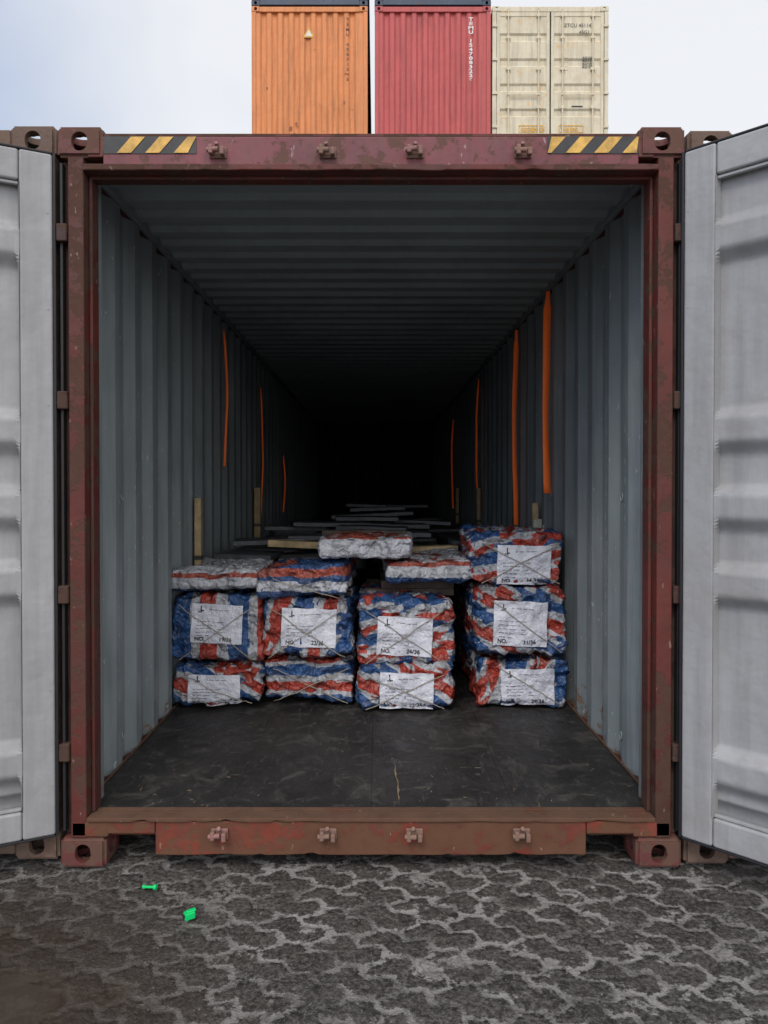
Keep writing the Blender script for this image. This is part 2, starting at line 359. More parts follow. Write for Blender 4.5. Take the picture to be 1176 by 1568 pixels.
def closed_container(name, cx, fy, z0, mat, end='corr', castmat=None, rods=M_zinc):
    e = empty(name, (cx, fy, z0)); cm = castmat or mat
    castings(e, cx, fy, z0, cm)
    a = W / 2; zt = z0 + H
    P = []
    for s in (-1, 1):
        for (y0, y1) in ((fy + .004, fy + .12), (fy + L - .12, fy + L - .004)):
            x0, x1 = sorted((cx + s * (a - .004), cx + s * (a - .09)))
            P.append((x0, x1, y0, y1, z0 + .118, zt - .118))
        x0, x1 = sorted((cx + s * (a - .006), cx + s * (a - .06)))
        P.append((x0, x1, fy + .162, fy + L - .162, zt - .09, zt - .02))
        P.append((x0, x1, fy + .162, fy + L - .162, z0 + .03, z0 + .18))
    for (y0, y1) in ((fy + .006, fy + .08), (fy + L - .08, fy + L - .006)):
        P.append((cx - a + .178, cx + a - .178, y0, y1, zt - .12, zt - .015))
        P.append((cx - a + .178, cx + a - .178, y0, y1, z0 + .02, z0 + .15))
    boxes('frame', P, cm, e, 0.006)
    for s in (-1, 1):
        pr = corr(L - .24, 0.278, .072, .068, .07, 0.03)
        sheet('side_wall', [(cx + s * (a - .045 + .036 * d), fy + .12 + u, z0 + .15) for u, d in pr], (0, 0, H - .22), mat, e)
    pr = corr(L - .2, 0.209, .09, .02, .079, 0.03)
    sheet('roof', [(cx - a + .03, fy + .1 + u, zt - .05 + .02 * d) for u, d in pr], (W - .06, 0, 0), mat, e)
    boxes('floor', [(cx - a + .06, cx + a - .06, fy + .08, fy + L - .08, z0 + .12, z0 + .165)], M_darkwood, e, 0)
    pr = corr(W - .18, 0.232, .07, .046, .07, 0.01)
    sheet('rear_wall', [(cx - a + .09 + u, fy + L - .03 - .04 * d, z0 + .15) for u, d in pr], (0, 0, H - .27), mat, e)
    if end == 'corr':
        sheet('end_wall', [(cx - a + .09 + u, fy + .03 + .04 * d, z0 + .15) for u, d in pr], (0, 0, H - .27), mat, e)
    else:
        for s in (-1, 1):
            x0, x1 = sorted((cx + s * 0.012, cx + s * (a - .095)))
            zb, ztp = z0 + .155, zt - .125
            boxes('door_frame', [(x0, x0 + .07, fy + .01, fy + .055, zb, ztp), (x1 - .07, x1, fy + .01, fy + .055, zb, ztp),
                                 (x0 + .07, x1 - .07, fy + .01, fy + .055, zb, zb + .09), (x0 + .07, x1 - .07, fy + .01, fy + .055, ztp - .09, ztp)], mat, e, .006)
            boxes('door_gasket', [(x0 - .010, x0 - .001, fy + .006, fy + .05, zb, ztp), (x1 + .001, x1 + .004, fy + .001, fy + .05, zb, ztp)], M_rubber, e, .001)
            prof = [(zb + .09, 0)]
            hh = ztp - zb
            for k in (0.2, 0.4, 0.6, 0.8):
                zc = zb + hh * k
                prof += [(zc - .09, 0), (zc - .05, 1), (zc + .05, 1), (zc + .09, 0)]
            prof.append((ztp - .09, 0))
            sheet('door_panel', [(x0 + .07, fy + .02 + .03 * d, z) for z, d in prof], (x1 - x0 - .14, 0, 0), mat, e)
            for rx in (x0 + .24, x1 - .24):
                tube('locking_rod', [(rx, fy - .012, z0 + .06), (rx, fy - .012, zt - .05)], .017, rods, e)
                boxes('rod_bracket', [(rx - .045, rx + .045, fy - .03, fy + .012, z0 + zz, z0 + zz + .06) for zz in (.17, .75, 1.55, 2.2, 2.66)], rods, e, .004)
            boxes('handle', [(x0 + .2, x1 - .2, fy - .045, fy - .03, z0 + 1.02, z0 + 1.05)], rods, e, .003)
            hx = cx + s * (a - .05)
            boxes('hinge', [(hx - .05, hx + .05, fy - .022, fy + .006, z0 + zz, z0 + zz + .05) for zz in (.35, 1.05, 1.75, 2.45)], mat, e, .005)
    return e

# ------------------------------------------------------------------ the open container
oc = empty('open_shipping_container', (0, 0, 0))
castings(oc, 0, 0, 0, M_caster)
a = W / 2
for s in (-1, 1):
    def sx(x0, x1): return tuple(sorted((s * x0, s * x1)))
    boxes('corner_post', [(*sx(1.116, 1.178), .004, .13, .118, H - .118), (*sx(1.100, 1.116), .05, .12, .2, 2.73)], M_frame, oc, .006)
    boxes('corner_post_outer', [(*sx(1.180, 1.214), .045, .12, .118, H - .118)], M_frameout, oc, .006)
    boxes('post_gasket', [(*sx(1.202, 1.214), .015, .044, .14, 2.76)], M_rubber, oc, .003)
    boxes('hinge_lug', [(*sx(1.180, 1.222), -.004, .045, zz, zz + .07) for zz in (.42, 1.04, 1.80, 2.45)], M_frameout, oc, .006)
    boxes('side_rail', [(*sx(1.16, 1.213), .162, L - .162, H - .09, H - .02), (*sx(1.185, 1.213), .162, L - .162, .03, .19)], M_frame, oc, .006)
    # sloping casting gusset
    gx0, gx1 = s * 1.041, s * 1.10
    gv = [(gx1, .006, 2.778), (gx0, .006, 2.778), (gx0 - s * .012, .006, 2.858), (gx1, .006, 2.858)]
    mesh('casting_gusset', gv + [(x, .1, z) for x, y, z in gv], [(0, 1, 2, 3), (4, 5, 6, 7), (0, 1, 5, 4), (1, 2, 6, 5), (2, 3, 7, 6), (3, 0, 4, 7)], M_caster, oc, .004)
    boxes('inner_jamb', [(*sx(1.118, 1.18), .131, .20, .2, 2.80)], M_wall, oc, .006)
    pr = corr(L - .32, 0.278, .072, .068, .07, 0.02)
    pts = [(s * (1.172 + .036 * d), .2 + u, .19) for u, d in pr]
    sheet('inner_side_wall', pts, (0, 0, 2.65), M_wall, oc)
    sheet('outer_side_wall', [(p[0] + s * .004, p[1], p[2] - .02) for p in pts], (0, 0, 2.68), M_frame, oc)
    boxes('wall_foot_rail', [(*sx(1.164, 1.172), .2, L - .12, .2, .209)], M_silltop, oc, .002)
    for i in range(5):
        yy = .57 + i * 1.39
        for zz in (.33, 1.45):
            tube('lashing_ring', [(s * 1.168, yy + .014 * math.cos(t), zz + .02 * math.sin(t)) for t in [j * math.pi / 5 for j in range(11)]], .003, M_wall, oc, 2)
pr = corr(L - .2, 0.209, .062, .03, .087, 0.03)
sheet('inner_roof', [(-1.165, .1 + u, 2.822 + .024 * d) for u, d in pr], (2.33, 0, 0), M_roofin, oc)
sheet('outer_roof', [(-1.165, .1 + u, 2.828 + .024 * d) for u, d in pr], (2.33, 0, 0), M_frame, oc)
boxes('roof_edge', [(-1.18, -1.15, .1, L - .1, 2.80, 2.85), (1.15, 1.18, .1, L - .1, 2.80, 2.85)], M_wall, oc, .01)
pr = corr(2.3, 0.232, .07, .046, .07, 0.01)
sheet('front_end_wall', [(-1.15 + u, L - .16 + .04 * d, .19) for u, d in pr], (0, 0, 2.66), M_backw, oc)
boxes('front_end_light_block', [(-1.2, 1.2, L - .112, L - .10, .1, 2.88)], M_frame, oc, 0)  # unseen closing panel added to stop light leaking past the end wall
boxes('rear_frame', [(-1.215, -1.12, L - .098, L - .004, .118, H - .118), (1.12, 1.215, L - .098, L - .004, .118, H - .118),
                     (-1.04, 1.04, L - .09, L - .006, H - .12, H - .02), (-1.04, 1.04, L - .09, L - .006, .03, .18)], M_frame, oc, .006)
# long members are built with dents: a gently knocked-about bar
def bar(name, x0, x1, y0, y1, z0, z1, mat, dent=.004, bev=.005, seed=0):
    n = 90; V = []; F = []
    for i in range(n + 1):
        x = x0 + (x1 - x0) * i / n
        nn = noise.noise(Vector((x * 6, seed, 0))) * dent; n2 = max(0, noise.noise(Vector((x * 15, seed + 4, 0))) - .25) * dent * 2.5
        V += [(x, y0 + abs(nn) + n2, z0 + nn * .8 + n2), (x, y1, z0), (x, y1, z1), (x, y0 + abs(nn), z1 - n2 * .6)]
        if i:
            for j in range(4): F.append((4 * (i - 1) + j, 4 * (i - 1) + (j + 1) % 4, 4 * i + (j + 1) % 4, 4 * i + j))
    F += [(0, 1, 2, 3), (4 * n, 4 * n + 3, 4 * n + 2, 4 * n + 1)]
    return mesh(name, V, F, mat, oc, bev)
boxes('header', [(-1.041, 1.041, .006, .10, 2.742, 2.858)], M_header, oc, .006)
bar('header_lip', -1.116, 1.116, -.008, .05, 2.722, 2.748, M_frame, .006, .005, 1)
boxes('header_inner_lip', [(-1.116, 1.116, .051, .11, 2.71, 2.745)], M_frame, oc, .006)
boxes('header_flange', [(-1.04, 1.04, .012, .1, 2.858, 2.872)], M_frame, oc, .003)
keepers(oc, 0, .006, 2.796, M_lug)
# sill with fork notches
bar('sill', -.847, .845, .004, .088, .050, .184, M_sill, .005, .006, 3)
boxes('sill_side', [(-1.041, -.85, .03, .088, .118, .184), (.848, 1.041, .03, .088, .118, .184)], M_sill, oc, .006)
boxes('sill_side_flange', [(-1.041, -.849, .006, .0285, .135, .184), (.847, 1.041, .006, .0285, .135, .184)], M_sill, oc, .004)
bar('sill_top_plate', -1.114, 1.114, -.005, .092, .185, .2, M_silltop, .006, .003, 6)
boxes('sill_inner_edge', [(-1.1, 1.1, .07, .092, .2, .203)], M_silltop, oc, .001)
boxes('sill_corner_block', [(-1.18, -1.03, .004, .12, .119, .186), (1.03, 1.18, .004, .12, .119, .186)], M_sill, oc, .01)
keepers(oc, 0, .004, .142, M_lug)
# floor: planks
fl = []
xs = [-1.165, -.58, .0, .58, 1.165]
for i in range(4):
    y = .094; k = 0
    while y < L - .12:
        y1 = min(y + 2.44, L - .12); fl.append((xs[i] + .0004, xs[i + 1] - .0004, y + .0005, y1 - .0005, .16, .198 + .0006 * ((i + k) % 2)))
        y = y1; k += 1
boxes('plywood_floor', fl, M_floor, oc, .0008)
boxes('cross_member', [(-1.15, 1.15, .4 + j * .4, .45 + j * .4, .05, .15) for j in range(29)] + [(-1.15, 1.15, .1, L - .17, .15, .158)], M_frame, oc, 0)
def flake(x0, y0, x1, y1, w, z, mat, name, n=14):
    V = []; F = []
    for i in range(n + 1):
        t = i / n; x = x0 + (x1 - x0) * t + random.uniform(-.004, .004); y = y0 + (y1 - y0) * t
        ww = w * random.uniform(.2, 1.0) * math.sin(math.pi * (t * .9 + .05))
        V += [(x - ww, y, z), (x + ww, y, z)]
    for i in range(n): F.append((2 * i, 2 * i + 1, 2 * i + 3, 2 * i + 2))
    return mesh(name, V, F, mat, oc)
M_tan = simple('tan_scuff', (0.26, 0.19, 0.12), .8, .4, 30)
flake(.118, .11, .105, .62, .006, .2025, M_tan, 'floor_scuff')
# little splinters, straw and grit scattered on the floor
V = []; F = []; rs = random.Random(5)
for i in range(130):
    x = rs.uniform(-1.1, 1.1); y = rs.uniform(.1, 1.5); t = rs.uniform(0, 6.28); l = rs.uniform(.0015, .009) * (2 if rs.random() < .08 else 1); w_ = rs.uniform(.0006, .002)
    if rs.random() < .4: y = .1 + (y - .1) * .3
    dx, dy = math.cos(t) * l, math.sin(t) * l; ex, ey = -math.sin(t) * w_, math.cos(t) * w_; k = len(V); z = .2015
    V += [(x - dx - ex, y - dy - ey, z), (x + dx - ex, y + dy - ey, z), (x + dx + ex, y + dy + ey, z + .001), (x - dx + ex, y - dy + ey, z + .001)]
    F.append((k, k + 1, k + 2, k + 3))
mesh('floor_litter', V, F, M_tan, oc)
# vertical white chips along the corrugations of the walls
M_chip = simple('bare_chip', (0.55, 0.58, 0.58), .6, .3, 30)
V = []; F = []
def flat_y(n): return .22 + .278 * n + .036
for s, yy, za, zb, g in ((1, flat_y(2), .75, 2.4, .05), (1, flat_y(1), 1.3, 1.9, .2), (-1, flat_y(1), .4, 1.0, .2), (1, flat_y(3), .5, 1.0, .2)):
    z = za
    while z < zb:
        hh = rs.uniform(.01, .06); w_ = rs.uniform(.0015, .005); k = len(V); yj = yy + rs.uniform(-.004, .004)
        V += [(s * 1.1705, yj - w_, z), (s * 1.1705, yj + w_, z + hh * .2), (s * 1.1705, yj + w_ * .6, z + hh), (s * 1.1705, yj - w_ * .7, z + hh * .8)]
        F.append((k, k + 1, k + 2, k + 3)); z += hh + rs.uniform(.0, g)
mesh('paint_chips', V, F, M_chip, oc)
# hazard stripes
def hazard(x0, x1, z0, z1, starts, wd, lean):
    y = .0035
    mesh('hazard_strip', [(x0, y, z0), (x1, y, z0), (x1, y, z1), (x0, y, z1)], [(0, 1, 2, 3)], M_black, oc)
    V = []; F = []
    for sx_ in starts:
        k = len(V)
        c = lambda x: max(x0, min(x1, x))
        V += [(c(sx_), y - .0025, z0 + .002), (c(sx_ + wd), y - .0025, z0 + .002), (c(sx_ + wd + lean), y - .0025, z1 - .002), (c(sx_ + lean), y - .0025, z1 - .002)]
        F.append((k, k + 1, k + 2, k + 3))
    mesh('hazard_yellow_bars', V, F, M_yellow, oc)
hazard(-1.038, -.677, 2.79, 2.856, (-.985, -.875, -.765), .055, .055)
hazard(.685, 1.038, 2.79, 2.856, (.645, .755, .865, .975), .055, .055)

# doors
def door(s, hx, hy, ang, name):
    u = Vector((s * math.cos(ang), -math.sin(ang), 0)); n = Vector((-s * math.sin(ang), -math.cos(ang), 0))
    o = Vector((hx, hy, 0))
    M = Matrix(((u.x, n.x, 0, o.x), (u.y, n.y, 0, o.y), (0, 0, 1, 0), (0, 0, 0, 1)))
    zb, zt = .135, 2.785; wd = 1.15
    fw = .118
    boxes(name + '_frame', [(0, fw, -.05, 0, zb, zt), (wd - .1, wd, -.05, 0, zb, zt), (fw + .0, wd - .1, -.05, -.002, zb, zb + .11), (fw, wd - .1, -.05, -.002, zt - .12, zt)], M_door, oc, .01, M)
    boxes(name + '_gasket', [(-.012, .0, -.03, -.002, zb - .005, zt + .005), (0, wd, -.03, -.004, zt, zt + .010), (0, wd, -.03, -.004, zb - .010, zb)], M_rubber, oc, .004, M)
    prof = [(zb + .11, 0), (.3, 0)]
    Z = .30
    while Z < 2.62:
        d = 0
        for zc in (.44, 1.14, 1.43, 1.72, 2.44):
            q = (Z - zc)
            if -.105 < q < .075:
                up = min(1, (.075 - q) / .04); dn = min(1, (q + .105) / .06)
                k = min(up, dn); d = k * k * (3 - 2 * k)
        prof.append((Z, d)); Z += .0125
    prof.append((zt - .12, 0))
    sheet(name + '_panel', [M @ Vector((fw - .002, -.049 + .047 * d, z)) for z, d in prof], u * (wd - .1 - fw), M_door, oc, True, 2)
    sheet(name + '_outer_skin', [M @ Vector((fw - .002, -.056 + .047 * d, z)) for z, d in prof], u * (wd - .1 - fw), M_frame, oc, True, 1)
    V = []; F = []
    for i, (z, d) in enumerate(prof):
        w_ = .004 + .014 * d
        V += [M @ Vector((fw, -.0005, z)), M @ Vector((fw + w_, -.049 + .047 * d + .001, z))]
        if i: F.append((2 * i - 2, 2 * i - 1, 2 * i + 1, 2 * i))
    mesh(name + '_weld_fillet', V, F, M_door, oc)
    boxes(name + '_inner_lip', [(fw + .002, wd - .1, -.03, -.012, zb + .112, zb + .124), (fw + .002, wd - .1, -.03, -.012, zt - .134, zt - .122)], M_door, oc, .003, M)
    for rx in (.38, .85):
        tube(name + '_locking_rod', [M @ Vector((rx, -.09, .06)), M @ Vector((rx, -.09, 2.83))], .017, M_zinc, oc)
    boxes(name + '_hinge_leaf', [(-.045, .07, -.062, -.051, zz, zz + .07) for zz in (.42, 1.04, 1.80, 2.45)], M_frame, oc, .004, M)
    for k in range(7):
        zz = zb + .2 + k * .37
        tube(name + '_rivet', [M @ Vector((.018, -.001, zz)), M @ Vector((.018, .002, zz))], .003, M_door, oc, 2)
door(-1, -1.232, -.005, R(26), 'left_door')
door(1, 1.205, -.02, R(45), 'right_door')

# ------------------------------------------------------------------ other containers
closed_container('shipping_container', -2.455, .03, .018, M_green, 'doors', M_nbcast)
closed_container('shipping_container', 2.462, .03, .0, M_blue, 'doors', M_nbcast)
CY = 12.58
cols = [(-1.385, M_orange, 'corr'), (1.195, M_red, 'corr'), (3.66, M_cream, 'doors')]
lower = [[M_blue, M_red, M_green], [M_red, M_blue, M_orange], [M_orange, M_cream, M_blue]]
ends = []
for ci, (cx, m, en) in enumerate(cols):
    for lv in range(3):
        closed_container('shipping_container', cx, CY, lv * (H + .004), lower[ci][lv], 'corr')
    e = closed_container('shipping_container', cx, CY, 3 * (H + .004), m, en, rods=(M_cream if en == 'doors' else M_zinc))
    ends.append(e)
    if ci < 2:
        closed_container('shipping_container', cx, CY, 4 * (H + .004), M_blue, 'corr')
z3 = 3 * (H + .004)
fy = CY + .024
text('vertical_code', "\n".join("TEMU 40871345"), .085, -1.385 + .80, fy, z3 + 2.60, M_faint, ends[0], 'CENTER', 1.22, 1.35, .003)
tx, tz = -1.385 - .02, z3 + 2.32
mesh('warning_triangle', [(tx - .1, fy, tz - .07), (tx + .1, fy, tz - .07), (tx + .1, fy, tz - .02), (tx, fy, tz + .14), (tx - .1, fy, tz - .02)], [(0, 1, 2, 3, 4)], M_ylabel, ends[0])
mesh('warning_triangle_inner', [(tx - .07, fy - .003, tz - .04), (tx + .07, fy - .003, tz - .04), (tx, fy - .003, tz + .09)], [(0, 1, 2)], M_white, ends[0])
V = []; F = []
for (x, z, r) in [(-.4, .35, .05), (-.32, .22, .04), (-.28, .45, .03), (.72, .9, .025), (.6, .25, .02), (-.7, .2, .03), (.75, 1.5, .02), (.3, .3, .015), (-.9, 1.2, .02), (.1, 2.0, .012)]:
    k = len(V); nn = 9
    for i in range(nn):
        t = 2 * math.pi * i / nn; q = r * random.uniform(.5, 1.1)
        V.append((-1.385 + x + q * math.cos(t), fy, z3 + z + 1.4 * q * math.sin(t)))
    F.append(tuple(range(k, k + nn)))
mesh('rust_spots', V, F, M_faint, ends[0])
text('vertical_code', "\n".join("TEMU 1547083226"), .098, 1.195 + .80, fy, z3 + 2.60, M_white, ends[1], 'CENTER', .92, 1.5, .004)
cf = CY + .006
text('container_code', "ZTCU 451142", .105, 3.66 + .28, cf, z3 + 2.46, M_ink, ends[2])
text('container_code', "45G1", .10, 3.66 + .60, cf, z3 + 2.32, M_ink, ends[2])
text('specification_marks', "- -- ---\n--- - --\n-- - ---\n--- ----", .085, 3.66 + .2, cf + .012, z3 + 1.80, M_ink, ends[2], sx=.8)
text('specification_marks', "超限\n超高", .125, 3.66 + .66, cf, z3 + 1.74, M_ink, ends[2])
boxes('specification_bar', [(3.66 + .45, 3.66 + .68, cf + .002, cf + .005, z3 + .80, z3 + .82)], M_ink, ends[2], 0)
text('gooseneck_marking', "GOOSENECK", .10, 3.66 - .62, cf, z3 + .30, M_ylabel, ends[2], sx=.85, bold=.004)
text('gooseneck_marking', "THIS END", .10, 3.66 + .22, cf, z3 + .30, M_ylabel, ends[2], sx=.85, bold=.004)
for x0 in (3.66 - .66, 3.66 + .18):
    boxes('marking_border', [(x0, x0 + .52, cf + .006, cf + .009, z3 + .40, z3 + .42), (x0, x0 + .52, cf + .006, cf + .009, z3 + .26, z3 + .28),
                             (x0, x0 + .015, cf + .006, cf + .009, z3 + .281, z3 + .399), (x0 + .505, x0 + .52, cf + .006, cf + .009, z3 + .281, z3 + .399)], M_ylabel, ends[2], 0)

# ------------------------------------------------------------------ cargo bundles
def bundle(name, cx, yf, z0, w, h, length, mat, seed, rotz=0, tilt=0, cuts=26, amp=1.0, label=None, twine=True, rad=.03, lab=(0, 0), labs=(.31, .2)):
    e = empty(name, (cx, yf + length / 2, z0))
    bm = bmesh.new(); bmesh.ops.create_cube(bm, size=2)
    bmesh.ops.subdivide_edges(bm, edges=bm.edges, cuts=cuts, use_grid_fill=True)
    hf = Vector((w / 2, length / 2, h / 2)); r = min(rad, h * .42)
    Rm = Matrix.Rotation(rotz, 3, 'Z') @ Matrix.Rotation(tilt, 3, 'Y')
    fineb = cuts > 20
    for v in bm.verts:
        p = Vector((v.co.x * hf.x, v.co.y * hf.y, v.co.z * hf.z))
        inn = Vector([max(-(hf[i] - r), min(hf[i] - r, p[i])) for i in range(3)])
        d = p - inn
        p = inn + (d.normalized() * r if d.length > 1e-6 else d)
        nrm = d.normalized() if d.length > 1e-6 else Vector((0, 0, 1))
        q = p * 5 + Vector((seed * 7.3, seed * 3.1, 0))
        dd = noise.noise(q) * .016 + (abs(noise.noise(q * 1.7)) - .2) * -.030
        if fineb:
            wv = Vector([noise.noise(q) * .8, noise.noise(q + Vector((5, 0, 0))) * .8, noise.noise(q + Vector((0, 5, 0))) * .8])
            dd += (abs(noise.noise(q * 2.6 + wv)) - .2) * -.042 + (abs(noise.noise(q * 5.1 + wv)) - .2) * -.020
        p += nrm * dd * amp * min(1, h / .2)
        p += Vector((noise.noise(q * .6), 0, noise.noise(q * .6 + Vector((9, 0, 0))))) * .030 * amp
        v.co = Rm @ p + Vector((0, 0, h / 2))
    zmin = min(v.co.z for v in bm.verts)
    for v in bm.verts: v.co.z -= zmin + .004
    me = bpy.data.meshes.new(name + '_wrap'); bm.to_mesh(me); me.materials.append(mat)
    for p in me.polygons: p.use_smooth = True
    bvh = BVHTree.FromBMesh(bm)
    ob = bpy.data.objects.new('wrap', me); scene.collection.objects.link(ob); ob.parent = e
    bm.free()
    def hit(x, z, off):
        h_, n_, i_, d_ = bvh.ray_cast(Vector((x, -2, z)), Vector((0, 1, 0)))
        return (h_.y - off) if h_ is not None else None
    def world(x, y, z): return Vector((x, y, z)) + Vector(e.location)
    if label is not None:
        lw, lh = labs; cxl, czl = lab[0], h / 2 + lab[1]; tl = random.uniform(-.05, .04)
        nx, nz_ = 20, 14
        def base(x, z):
            y = hit(x, z, 0)
            return y if y is not None else -length / 2 + .04
        def sm(x, z):
            q = [base(x + dx, z + dz) for dx in (-.022, 0, .022) for dz in (-.022, 0, .022)]
            return min(q) * .6 + sum(q) / 9 * .4 - .004
        def lp(u, v_):
            x = (u - .5) * lw; z = (v_ - .5) * lh
            X = cxl + x * math.cos(tl) - z * math.sin(tl); Z = czl + x * math.sin(tl) + z * math.cos(tl)
            return X + .004 * noise.noise(Vector((u * 3, v_ * 3, seed))), Z + .006 * noise.noise(Vector((u * 4, v_ * 3, seed + 5)))
        V = []; F = []
        for j in range(nz_ + 1):
            for i in range(nx + 1):
                X, Z = lp(i / nx, j / nz_); V.append(world(X, sm(X, Z) - .003, Z))
        for j in range(nz_):
            for i in range(nx): F.append((j * (nx + 1) + i, j * (nx + 1) + i + 1, (j + 1) * (nx + 1) + i + 1, (j + 1) * (nx + 1) + i))
        mesh('paper_label', V, F, M_paper, e, smooth=True)
        def put(body, size, u, v_, nm, sx_=1, bold=.0005):
            TV, TF = text_mesh(body, size, bold=bold)
            out = []
            for p in TV:
                X, Z = lp(u + p.x * sx_ / lw, v_ + p.y / lh); out.append(world(X, sm(X, Z) - .0065, Z))
            mesh(nm, out, TF, M_ink, e)
        put('L', .045, .16, .80, 'logo', 1, .001)
        put('==', .020, .13, .75, 'logo')
        for k, ln in enumerate(['-- ---- --- ----', '-- ----- -- --- -----', '---- --- ---- --', '-- ---- -----    ---', '---- -- ---      ----', '-----  ---']):
            put(ln, .024, .10 if k else .34, .62 - k * .09 + (0.20 if not k else 0), 'small_print', 1, .0003)
        put('NO.', .032, .08, .06, 'number_text', 1, .0008); put(label, .033, .55, .06, 'number_text', 1, .0008)
    if twine:
        for (ax, az, bx, bz) in ((-.42, -.42, .42, .42), (-.42, .42, .42, -.42)) if twine == 2 else ((-.4 + random.uniform(0, .2), .4, .4, -.38),):
            pts = []
            for i in range(31):
                t = i / 30; X = (ax + (bx - ax) * t) * w; Z = h / 2 + (az + (bz - az) * t) * h
                ys_ = [hit(X + dx, Z + dz, 0) for dx in (-.02, 0, .02) for dz in (-.02, 0, .02)]
                ys_ = [y for y in ys_ if y is not None]
                if ys_: pts.append(world(X + .012 * noise.noise(Vector((t * 3, seed, 0))), min(ys_) - .010, Z + .012 * noise.noise(Vector((t * 3, seed, 4)))))
            if len(pts) > 3: tube('twine', pts, .0026, M_twine, e, 1)
    return e
Y0 = 1.42
B = 'wrapped_cargo_bundle'
CT = 40
# column 1
bundle(B, -.915, Y0 - .02, .2, .505, .225, .92, M_tv[2], 1, R(1), 0, CT, label='11/36', twine=1, lab=(-.01, .0), labs=(.30, .185))
bundle(B, -.915, Y0 + .02, .455, .53, .385, .92, M_tv[0], 2, 0, 0, CT, label='19/36', twine=2, lab=(.0, .05), labs=(.30, .23))
bundle(B, -.925, Y0 - .02, .865, .52, .125, .92, M_th[0], 3, R(1), R(-2), CT, twine=None)
# column 2
bundle(B, -.37, Y0 + .06, .2, .525, .245, .92, M_tv[1], 4, R(-1), 0, CT, twine=2)
bundle(B, -.385, Y0 + .0, .475, .53, .345, .92, M_tv[3], 5, 0, R(0), CT, label='22/36', twine=2, lab=(.01, .03), labs=(.32, .225))
bundle(B, -.385, Y0 - .06, .83, .50, .16, .92, M_th[1], 6, R(-2.5), R(-5), CT, twine=1)
# column 3
bundle(B, .185, Y0 - .06, .2, .54, .235, .92, M_tv[2], 7, 0, 0, CT, label='25/36', twine=2, lab=(.01, .005), labs=(.31, .21))
bundle(B, .185, Y0 - .02, .445, .54, .37, .92, M_tv[4], 8, R(.5), 0, CT, label='26/36', twine=2, lab=(.0, .0), labs=(.32, .225))
bundle(B, .33, Y0 + .05, .925, .52, .12, .92, M_th[0], 9, R(2), R(0), CT, twine=None)
bundle(B, -.03, Y0 + .0, 1.055, .54, .12, .92, M_th[2], 10, R(-2), R(0), CT, twine=None)
# column 4
bundle(B, .885, Y0 - .0, .2, .53, .27, .95, M_tv[3], 11, R(-1.5), 0, CT, label='28/36', twine=1, lab=(.02, -.005), labs=(.31, .215))
bundle(B, .875, Y0 - .03, .495, .54, .385, .95, M_tv[2], 12, R(-2), R(-2), CT, label='31/36', twine=1, lab=(-.02, .02), labs=(.31, .26))
bundle(B, .865, Y0 + .02, .91, .54, .285, .95, M_tv[4], 13, R(-3), R(2), CT, label='34/36', twine=2, lab=(.02, -.01), labs=(.31, .23))
P = 'wooden_dunnage_batten'
def plank(name, x0, x1, y0, y1, z0, z1, mat, rot=0, tilt=0):
    c = Vector(((x0 + x1) / 2, (y0 + y1) / 2, (z0 + z1) / 2))
    Mx = Matrix.Rotation(rot, 4, 'Z') @ Matrix.Rotation(tilt, 4, 'Y')
    V = []
    n = 8; F = []
    hx, hy, hz = (x1 - x0) / 2, (y1 - y0) / 2, (z1 - z0) / 2
    for i in range(n + 1):
        x = -hx + 2 * hx * i / n; wob = noise.noise(Vector((x * 4 + c.x * 5, c.y * 3, c.z))) * .006
        for (yy, zz) in ((-hy, -hz), (hy, -hz), (hy, hz), (-hy, hz)):
            V.append(Mx @ Vector((x, yy + random.uniform(-.002, .002), zz + wob)))
        if i:
            for j in range(4):
                F.append((4 * (i - 1) + j, 4 * (i - 1) + (j + 1) % 4, 4 * i + (j + 1) % 4, 4 * i + j))
    F += [(0, 1, 2, 3), (4 * n, 4 * n + 3, 4 * n + 2, 4 * n + 1)]
    ob = mesh(name, V, F, mat, None, .003); ob.location = c
    return ob
for (x0, x1, z0, z1) in ((-1.14, -.68, .425, .46), (-.62, -.14, .44, .475), (-.07, .44, .425, .45), (.64, 1.13, .465, .495),
                         (-1.14, -.68, .83, .865), (-.62, -.14, .82, .85), (-.05, .5, .83, .87), (.05, .5, .872, .92), (.64, 1.13, .88, .91)):
    for yy in (Y0 + .25, Y0 + .7):
        plank(P, x0, x1, yy, yy + .09, z0, z1, M_darkwood)
D = 'dark_cargo_pack'
r_ = random.Random(3)
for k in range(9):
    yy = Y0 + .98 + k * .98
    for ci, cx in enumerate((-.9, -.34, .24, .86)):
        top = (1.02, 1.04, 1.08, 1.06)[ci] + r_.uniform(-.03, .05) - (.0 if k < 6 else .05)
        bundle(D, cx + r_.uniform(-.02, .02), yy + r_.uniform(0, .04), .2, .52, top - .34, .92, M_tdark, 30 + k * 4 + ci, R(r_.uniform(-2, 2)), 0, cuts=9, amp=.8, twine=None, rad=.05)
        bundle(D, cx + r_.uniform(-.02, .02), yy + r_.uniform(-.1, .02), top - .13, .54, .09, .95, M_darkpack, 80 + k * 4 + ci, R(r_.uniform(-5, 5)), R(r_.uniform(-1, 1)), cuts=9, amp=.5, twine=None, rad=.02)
plank('wooden_plank', -.72, -.2, Y0 + .70, Y0 + .80, 1.085, 1.13, M_wood, R(-1), R(2))
plank('wooden_plank', .16, .58, Y0 + .74, Y0 + .84, 1.055, 1.095, M_wood, R(1), R(-1))
plank('wooden_plank', -.34, .22, Y0 + .55, Y0 + .64, 1.185, 1.215, M_darkwood, R(1), 0)
